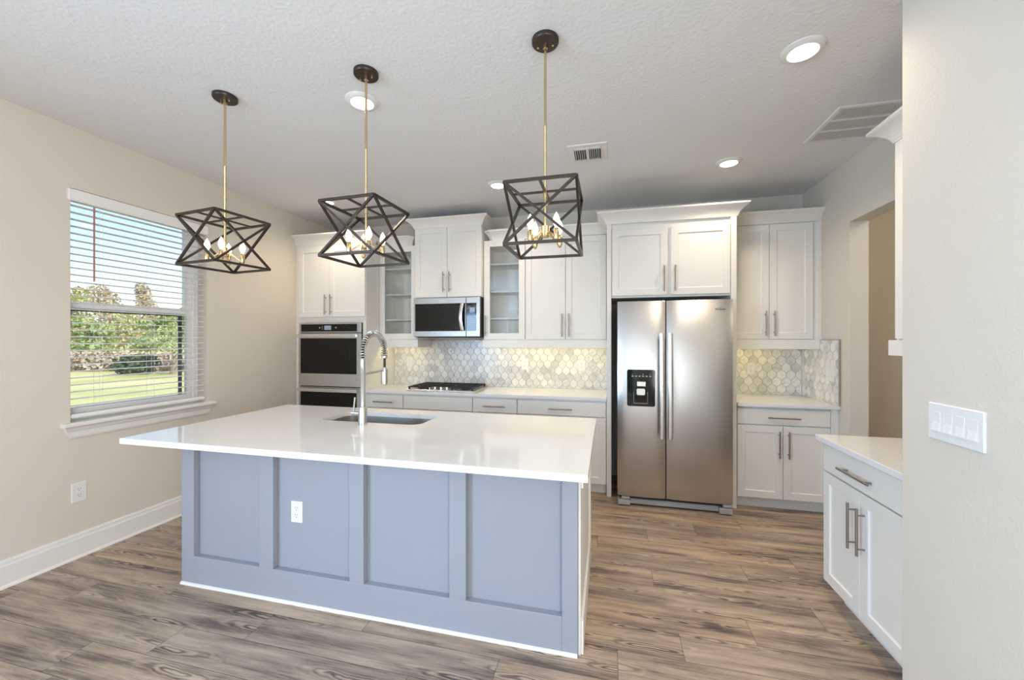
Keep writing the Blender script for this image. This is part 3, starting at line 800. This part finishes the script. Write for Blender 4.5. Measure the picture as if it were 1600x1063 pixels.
# faucet
FXc, FYc = -1.512, 2.215
fa = thing('faucet', 'tall brushed steel spring pull-down faucet on the island', 'faucet', (FXc, FYc, .914))
MB().lathe([(.029, .9142), (.029, .918), (.0265, .920), (.0265, 1.024), (.024, 1.027)], (FXc, FYc, 0), 24).obj('base', 'faucet_steel', fa, smooth=True)
MB().lathe([(.0155, 1.027), (.0155, 1.245), (.0175, 1.248), (.0175, 1.332), (.0155, 1.335)], (FXc, FYc, 0), 20).obj('riser', 'faucet_steel', fa, smooth=True)
zc, rad = 1.368, .126
arc = [(FYc, 1.335)]+[(FYc+rad-rad*math.cos(a), zc+rad*math.sin(a)) for a in [k*PI/24 for k in range(25)]]+[(FYc+2*rad, 1.338)]
pth = [Vector((FXc, y, z)) for y, z in arc]
MB().tube(pth+[Vector((FXc, FYc+2*rad, 1.235))], .0085, 10).obj('hose', 'black_matte', fa, smooth=True)
# coil round the hose
seglen = [0]
for i in range(1, len(pth)): seglen.append(seglen[-1]+(pth[i]-pth[i-1]).length)
Ltot = seglen[-1]; turns = 30; pts = []
for k in range(turns*12+1):
    s_ = Ltot*k/(turns*12); i = max(j for j in range(len(seglen)) if seglen[j] <= s_+1e-9); i = min(i, len(pth)-2)
    f_ = (s_-seglen[i])/(seglen[i+1]-seglen[i]); p = pth[i].lerp(pth[i+1], f_)
    dd = (pth[i+1]-pth[i]).normalized(); nx = Vector((1, 0, 0)); bn = dd.cross(nx)
    a = 2*PI*k/12
    pts.append(p+.0185*(math.cos(a)*nx+math.sin(a)*bn))
MB().tube(pts, .0034, 6).obj('spring', 'faucet_steel', fa, smooth=True)
MB().lathe([(.014, 1.322), (.020, 1.325), (.020, 1.340), (.014, 1.343)], (FXc, FYc+2*rad, 0), 16).obj('collar', 'faucet_steel', fa, smooth=True)
MB().tube([(FXc, FYc+.01, 1.232), (FXc, FYc+2*rad, 1.240)], .007, 8).lathe([(.024, 1.228), (.024, 1.246)], (FXc, FYc+2*rad, 0), 16).obj('arm', 'faucet_steel', fa, smooth=True)
MB().lathe([(.012, 1.260), (.0215, 1.228), (.0225, 1.15), (.0215, 1.142), (.014, 1.140)], (FXc, FYc+2*rad, 0), 20).obj('spray_head', 'faucet_steel', fa, smooth=True)
lv = MB().tube([(FXc, FYc, .985), (FXc-.075, FYc, .985)], .0125, 14)
lv.tube([(FXc-.066, FYc, .985), (FXc-.052, FYc-.006, 1.085)], [.0065, .0055], 10)
lv.obj('lever', 'faucet_steel', fa, smooth=True)

# ------------------------------------------------------------------ outlets and switches
def outlet(F, u, z, label, w=.074, h=.118, group=None):
    p = F(u, 0, z)
    r_ = thing('wall_outlet', label, 'outlet', p, group)
    plate(F, u, z, w, h, .004, -.0055, 0).obj('plate', 'plate_white', r_)
    for dz in (.0195, -.0195):
        q = rrect(u, z+dz, .034, .029, .010)
        f_ = MB(F).rings([[(x, -.005, zz) for x, zz in q], [(x, -.0065, zz) for x, zz in q]]).obj('receptacle', 'plate_white', r_)
        s_ = MB(F)
        for du in (-.0063, .0063): s_.box(u+du-.0013, u+du+.0013, -.0069, -.006, z+dz+.001, z+dz+.009)
        s_.box(u-.0022, u+.0022, -.0069, -.006, z+dz-.010, z+dz-.0055)
        s_.obj('slots', 'slot_dark', f_)
    return r_
FB = faceY(KB-.0128)
outlet(FB, -2.333, 1.190, 'white outlet on the tile left of the cooktop', .080, .120)
outlet(FB, -.909, 1.178, 'white outlet on the tile just right of the cooktop', .078, .122)
outlet(FB, -.279, 1.172, 'white outlet on the tile nearest the left of the refrigerator', .080, .122)
outlet(FB, 1.3745, 1.167, 'white outlet on the tile right of the refrigerator', .076, .118)
outlet(faceY(IY0), -1.685, .492, 'white outlet on the grey island front')
FL = lambda u, d, z: (LX-d, u, z)
outlet(FL, 1.888, .433, 'white outlet low on the left wall below the window', .078, .128)
def switch(F, us, z, label, w, h, pitch=.046):
    r_ = thing('light_switch', label, 'switch', F(us[0], 0, z))
    c = (us[0]+us[-1])/2
    plate(F, c, z, w, h, .004, -.006, 0, .003).obj('plate', 'plate_white', r_)
    for u in us:
        mb = MB(F)
        mb.rings([R4(u-.0165, u+.0165, z-.033, z+.033, -.005), R4(u-.0165, u+.0165, z-.033, z+.033, -.0075)])
        # rocker tipped so that its lower half stands out
        mb.add([(u-.014, -.0075, z+.031), (u+.014, -.0075, z+.031), (u+.014, -.0078, z), (u-.014, -.0078, z), (u+.014, -.0125, z-.030), (u-.014, -.0125, z-.030), (u+.014, -.0075, z-.031), (u-.014, -.0075, z-.031)],
               [(0, 1, 2, 3), (3, 2, 4, 5), (5, 4, 6, 7), (0, 3, 7), (3, 5, 7), (1, 6, 2), (2, 6, 4)])
        mb.obj('rocker', 'plate_white', r_)
    for u in us:
        for dz in (-.048, .048): MB(F).lathe([(.0028, -.0066), (.0028, -.0056)], (u, 0, z+dz), 8, 'y').obj('screw', 'vent_metal', r_)
switch(faceX(KR-.0128), [-3.885, -3.839], 1.163, 'white switch plate on the tiled side wall of the right corner', .118, .118)
switch(faceX(1.09), [-1.645, -1.599, -1.553, -1.507], 1.173, 'white four-rocker switch plate on the near right wall', .212, .124)

# ------------------------------------------------------------------ ceiling fittings
def downlight(x, y, label, power=45):
    r_ = thing('recessed_light', label, 'light', (x, y, CZ), 'recessed ceiling lights')
    MB().lathe([(.060, CZ-.010), (.066, CZ-.016), (.080, CZ-.013), (.094, CZ-.004), (.095, CZ), (.05, CZ)], (x, y, 0), 40).obj('trim_ring', 'trim_white', r_, smooth=True)
    MB().lathe([(.061, CZ-.0105), (.058, CZ-.0125), (.03, CZ-.0145), (.001, CZ-.015)], (x, y, 0), 32).obj('lens', 'lens', r_, smooth=True)
    lamp('downlight_and_fill', 'SPOT', (x, y, CZ-.03), (0, 0, 0), power, (1, .82, .60), spot_size=math.radians(150), spot_blend=.9, shadow_soft_size=.06)
downlight(.92, 2.20, 'round recessed light over the near right cabinet', 72)
downlight(-1.41, 2.06, 'round recessed light right behind the middle pendant')
downlight(.93, 3.45, 'round recessed light in front of the refrigerator', 52)
downlight(-.97, 3.455, 'round recessed light behind the right pendant')
downlight(-2.78, 3.47, 'round recessed light in front of the tall oven cabinet')
lamp('hall_fill', 'POINT', (2.5, 2.5, 2.7), (0, 0, 0), 22, (1, .88, .70), shadow_soft_size=.1)  # unseen light added to brighten the hall beyond the passage
lamp('downlight_and_fill', 'SPOT', (.35, .55, CZ-.03), (0, 0, 0), 45, (1, .90, .76), spot_size=math.radians(140), spot_blend=.9, shadow_soft_size=.06)   # unseen spot added to brighten the floor at right, no fitting built
# supply vent
vt = thing('ceiling_vent', 'small white supply vent with curved blades in the ceiling', 'vent', (-.145, 3.02, CZ))
vx0, vx1, vy0, vy1 = -.292, -.004, 2.885, 3.17
q = MB(lambda u, d, z: (u, z, CZ-d)); r4 = (vx0, vx1, vy0, vy1)
q.rings([ins(r4, 0, 0), ins(r4, .004, .007), ins(r4, .045, .007), ins(r4, .045, 0)], loop=True)
q.obj('frame', 'vent_metal', vt)
MB().box(vx0+.045, vx1-.045, vy0+.045, vy1-.045, CZ-.0012, CZ-.0004).obj('throat', 'vent_dark', vt)
MB().box(-.158, -.138, vy0+.045, vy1-.045, CZ-.016, CZ-.001).obj('divider', 'vent_metal', vt)
vb = MB()
for x in [vx0+.052+k*.0155 for k in range(6)]+[-.132+k*.0155 for k in range(6)]:
    vb.rings([[(x, y, CZ-.001), (x+.0025, y, CZ-.001), (x+.0075, y, CZ-.017), (x+.005, y, CZ-.017)] for y in (vy0+.075, vy1-.047)])
vb.obj('blades', 'vent_metal', vt)
MB().box(vx0+.047, vx1-.047, vy0+.047, vy0+.072, CZ-.010, CZ-.0015).obj('damper', 'vent_metal', vt)
# return grille
rg_ = thing('return_air_grille', 'large white return air grille in the ceiling at right', 'vent', (1.59, 3.02, CZ))
gx0, gx1, gy0, gy1 = 1.357, 1.80, 2.785, 3.245
q = MB(lambda u, d, z: (u, z, CZ-d)); r4 = (gx0, gx1, gy0, gy1)
q.rings([ins(r4, 0, 0), ins(r4, .004, .008), ins(r4, .026, .008), ins(r4, .026, 0)], loop=True)
q.obj('frame', 'vent_metal', rg_)
MB().box(gx0+.026, gx1-.026, gy0+.026, gy1-.026, CZ-.0012, CZ-.0004).obj('throat', 'vent_dark', rg_)
sl_ = MB(); n_ = 36; ylen = (gy1-gy0-.052)/3
for k in range(n_):
    x = gx0+.029+k*(gx1-gx0-.058)/n_
    sl_.box(x, x+.0064, gy0+.027, gy1-.027, CZ-.0070, CZ-.0058)
sl_.obj('louvers', 'vent_metal', rg_)
for k in (1, 2):
    y = gy0+.026+ylen*k; MB().box(gx0+.026, gx1-.026, y-.008, y+.008, CZ-.010, CZ-.001).obj('crossbar', 'vent_metal', rg_)

# ------------------------------------------------------------------ pendants
def pendant(label, x, y, rz):
    r_ = thing('pendant_light', label, 'pendant light', (x, y, CZ), 'open cage pendants over the island', True, rz)
    zt, zb, a, w = 2.146-CZ, 1.873-CZ, .158, .0125
    MB().lathe([(.063, 0), (.063, -.016), (.060, -.020), (.010, -.022)], seg=32).obj('canopy', 'bronze_dark', r_, smooth=True)
    for s_ in (-.035, .035): MB().lathe([(.005, -.020), (.005, -.034), (.003, -.036)], (s_, 0, 0), 10).obj('screw', 'brass', r_, smooth=True)
    rd = MB().lathe([(.011, -.021), (.011, -.042), (.0065, -.044), (.0065, -.40), (.0072, -.402), (.0072, -.408), (.0065, -.41), (.0065, 1.975-CZ)], seg=14)
    rd.lathe([(.010, zt-.03), (.010, zt+.012)], seg=14)
    rd.obj('rod', 'brass', r_, smooth=True)
    cs = [(-a, -a), (a, -a), (a, a), (-a, a)]
    cg = MB()
    for z in (zt, zb):
        for i in range(4):
            p, q_ = cs[i], cs[(i+1) % 4]; cg.bar((*p, z), (*q_, z), w)
    for i in range(4):
        p, q_ = cs[i], cs[(i+1) % 4]; cg.bar((*p, zt), (*q_, zb), w*.9); cg.bar((*q_, zt), (*p, zb), w*.9)
    cg.obj('cage', 'bronze_dark', r_)
    MB().box(-a, a, -.006, .006, zt-.004, zt+.004).obj('cross_bar', 'bronze_dark', r_)
    MB().box(-.006, .006, -a, a, zt-.004, zt+.004).obj('cross_bar', 'bronze_dark', r_)
    z0 = 1.958-CZ
    MB().lathe([(.008, z0+.028), (.0205, z0+.024), (.0205, z0-.022), (.012, z0-.028)], seg=18).obj('hub', 'brass', r_, smooth=True)
    for sx, sy in ((-1, -1), (1, -1), (1, 1), (-1, 1)):
        cx_, cy_ = sx*.060, sy*.060
        ar = MB().bar((sx*.010, sy*.010, z0+.002), (cx_, cy_, z0-.052), .0075).obj('arm', 'brass', r_)
        MB().lathe([(.004, z0-.064), (.0075, z0-.060), (.0122, z0-.050), (.0122, z0-.004), (.0105, z0-.002)], (cx_, cy_, 0), 14).obj('candle_sleeve', 'brass', r_, smooth=True)
        MB().lathe([(.006, z0-.003), (.0075, z0+.006), (.0125, z0+.016), (.0155, z0+.028), (.0145, z0+.040), (.009, z0+.055), (.003, z0+.066), (.001, z0+.070)], (cx_, cy_, 0), 14).obj('bulb', 'bulb', r_, smooth=True)
pendant('leftmost cage pendant, hanging in front of the window', -2.154, 1.833, math.radians(-7.0))
pendant('middle cage pendant, hanging in front of the glass cabinet by the oven', -1.238, 1.843, math.radians(-2.3))
pendant('rightmost cage pendant, hanging left of the refrigerator', -.286, 1.841, math.radians(-.5))

# ------------------------------------------------------------------ garden beyond the window
GZ = -.3
o = MB().box(-90, LX-.17, -60, 90, GZ-.2, GZ).obj('ground', 'lawn_grass'); o['kind'] = 'structure'
def leaves(mb, c, r3, n_, size, rnd):
    for _ in range(n_):
        while True:
            p = Vector((rnd.uniform(-1, 1), rnd.uniform(-1, 1), rnd.uniform(-1, 1)))
            if .25 < p.length < 1: break
        p = Vector((c[0]+p.x*r3[0], c[1]+p.y*r3[1], c[2]+p.z*r3[2]))
        a = Vector((rnd.gauss(0, 1), rnd.gauss(0, 1), rnd.gauss(0, 1))).normalized(); b = a.orthogonal().normalized()
        s_ = size*rnd.uniform(.6, 1.3)
        mb.add([p-a*s_, p+b*s_*.5, p+a*s_, p-b*s_*.5], [(0, 1, 2, 3)])
def tree(x, y, h, spread, leafm, label, n_=900, seed=0, low=.35, size=.16):
    rnd = random.Random(seed)
    r_ = thing('tree', label, 'tree', (x, y, GZ), 'trees beyond the lawn')
    tk = MB().tube([(x, y, GZ), (x+.1, y, GZ+h*.4), (x-.05, y+.1, GZ+h*.85)], [.13, .09, .03], 8)
    mb = MB()
    for k in range(9):
        f_ = low+(1-low)*(k+.5)/9; rr_ = spread*(1.15-f_*.75)
        c = (x+rnd.uniform(-.55, .55)*rr_, y+rnd.uniform(-.55, .55)*rr_, GZ+h*f_)
        tk.tube([(x, y, GZ+h*f_*.75), c], [.04, .015], 5)
        leaves(mb, c, (rr_*.6, rr_*.6, h*.12), n_//9, size, rnd)
    tk.obj('trunk', 'bark', r_); mb.obj('foliage', leafm, r_)
# (the window looks out along -X and +Y: everything stands well behind the lawn)
def bearing(p, d):           # a spot in the garden at depth d, in the direction of the window
    u = (p-800)/618; c_, s_ = math.cos(cam.rotation_euler[2]), math.sin(cam.rotation_euler[2])
    return d*(u*c_-s_), d*(c_+u*s_)
tree(*bearing(112, 31), 5.5, 2.4, 'leaf_yellow', 'yellow green tree at the left edge of the window view', seed=1, n_=1500)
tree(*bearing(178, 37), 6.4, 3.4, 'leaf_brown', 'broad russet tree left of centre in the window view', seed=2, n_=2400, low=.2)
tree(*bearing(224, 47), 8.2, 2.6, 'leaf_brown', 'tallest russet tree in the middle of the window view', seed=3, n_=2200, low=.2)
tree(*bearing(292, 38), 4.6, 3.6, 'leaf_green', 'green tree behind the palm in the window view', seed=4, n_=2000, low=.15)
tree(*bearing(138, 27), 3.1, 2.2, 'leaf_green', 'low green tree above the dry brush at left of window', seed=5, low=.2, n_=1600)
tree(*bearing(205, 32), 3.9, 2.8, 'leaf_yellow', 'low yellow green tree behind the dark shrub', seed=6, low=.15, n_=1800)
tree(*bearing(250, 28), 3.3, 2.2, 'leaf_green', 'low green tree just left of the palm', seed=7, low=.2, n_=1500)
tree(*bearing(90, 40), 5.0, 3.5, 'leaf_green', 'dense green tree behind the yellow green one', seed=8, low=.15, n_=1600)
rnd = random.Random(3)
br = MB()
for k in range(46):
    f_ = k/45; x, y = bearing(40+f_*310, 22.6+rnd.uniform(-.4, .4))
    leaves(br, (x, y, GZ+.5), (.6, .6, .6), 170, .12, rnd)
o = br.obj('dry_brush', 'dry_brush', loc=(-28, 18, GZ)); o['kind'] = 'stuff'; tag(o, 'tan dry brush along the far edge of the lawn', 'brush')
SH = bearing(212, 20.2)
sh = thing('shrub', 'dark rounded shrub at the edge of the lawn', 'shrub', (*SH, GZ))
mb = MB()
for k in range(5): leaves(mb, (SH[0]+rnd.uniform(-.35, .35), SH[1]+rnd.uniform(-.4, .4), GZ+.5), (.6, .6, .5), 260, .11, rnd)
mb.obj('foliage', 'leaf_dark', sh)
MB().tube([(*SH, GZ), (*SH, GZ+.5)], .05, 6).obj('stem', 'bark', sh)
px_, py_ = bearing(271, 20.4)
pm = thing('palm_tree', 'small palm tree at the right of the window view', 'palm tree', (px_, py_, GZ))
MB().tube([(px_, py_, GZ), (px_+.1, py_, GZ+.9), (px_, py_+.05, GZ+1.7)], [.16, .12, .10], 8).obj('trunk', 'bark', pm)
for k in range(16):
    a = k*2*PI/16+rnd.uniform(-.1, .1); el = rnd.uniform(.1, 1.1); L = rnd.uniform(1.0, 1.35); fb = MB(); prev = None
    spine = []
    for i in range(8):
        s_ = i/7; rr_ = L*s_*math.cos(el*(1-.3*s_)); zz = 1.7+L*(math.sin(el)*s_-.75*s_*s_)
        spine.append(Vector((px_+rr_*math.cos(a), py_+rr_*math.sin(a), GZ+zz)))
    sd = Vector((-math.sin(a), math.cos(a), 0))
    for i in range(7):
        for s_ in (-1, 1):
            p = spine[i]; fb.add([p, p+(spine[i+1]-p)*.6, p+(spine[i+1]-p)*1.1+sd*s_*.26+Vector((0, 0, -.14))], [(0, 1, 2)])
    fb.tube(spine, .012, 4)
    fb.obj('frond', 'leaf_green', pm)
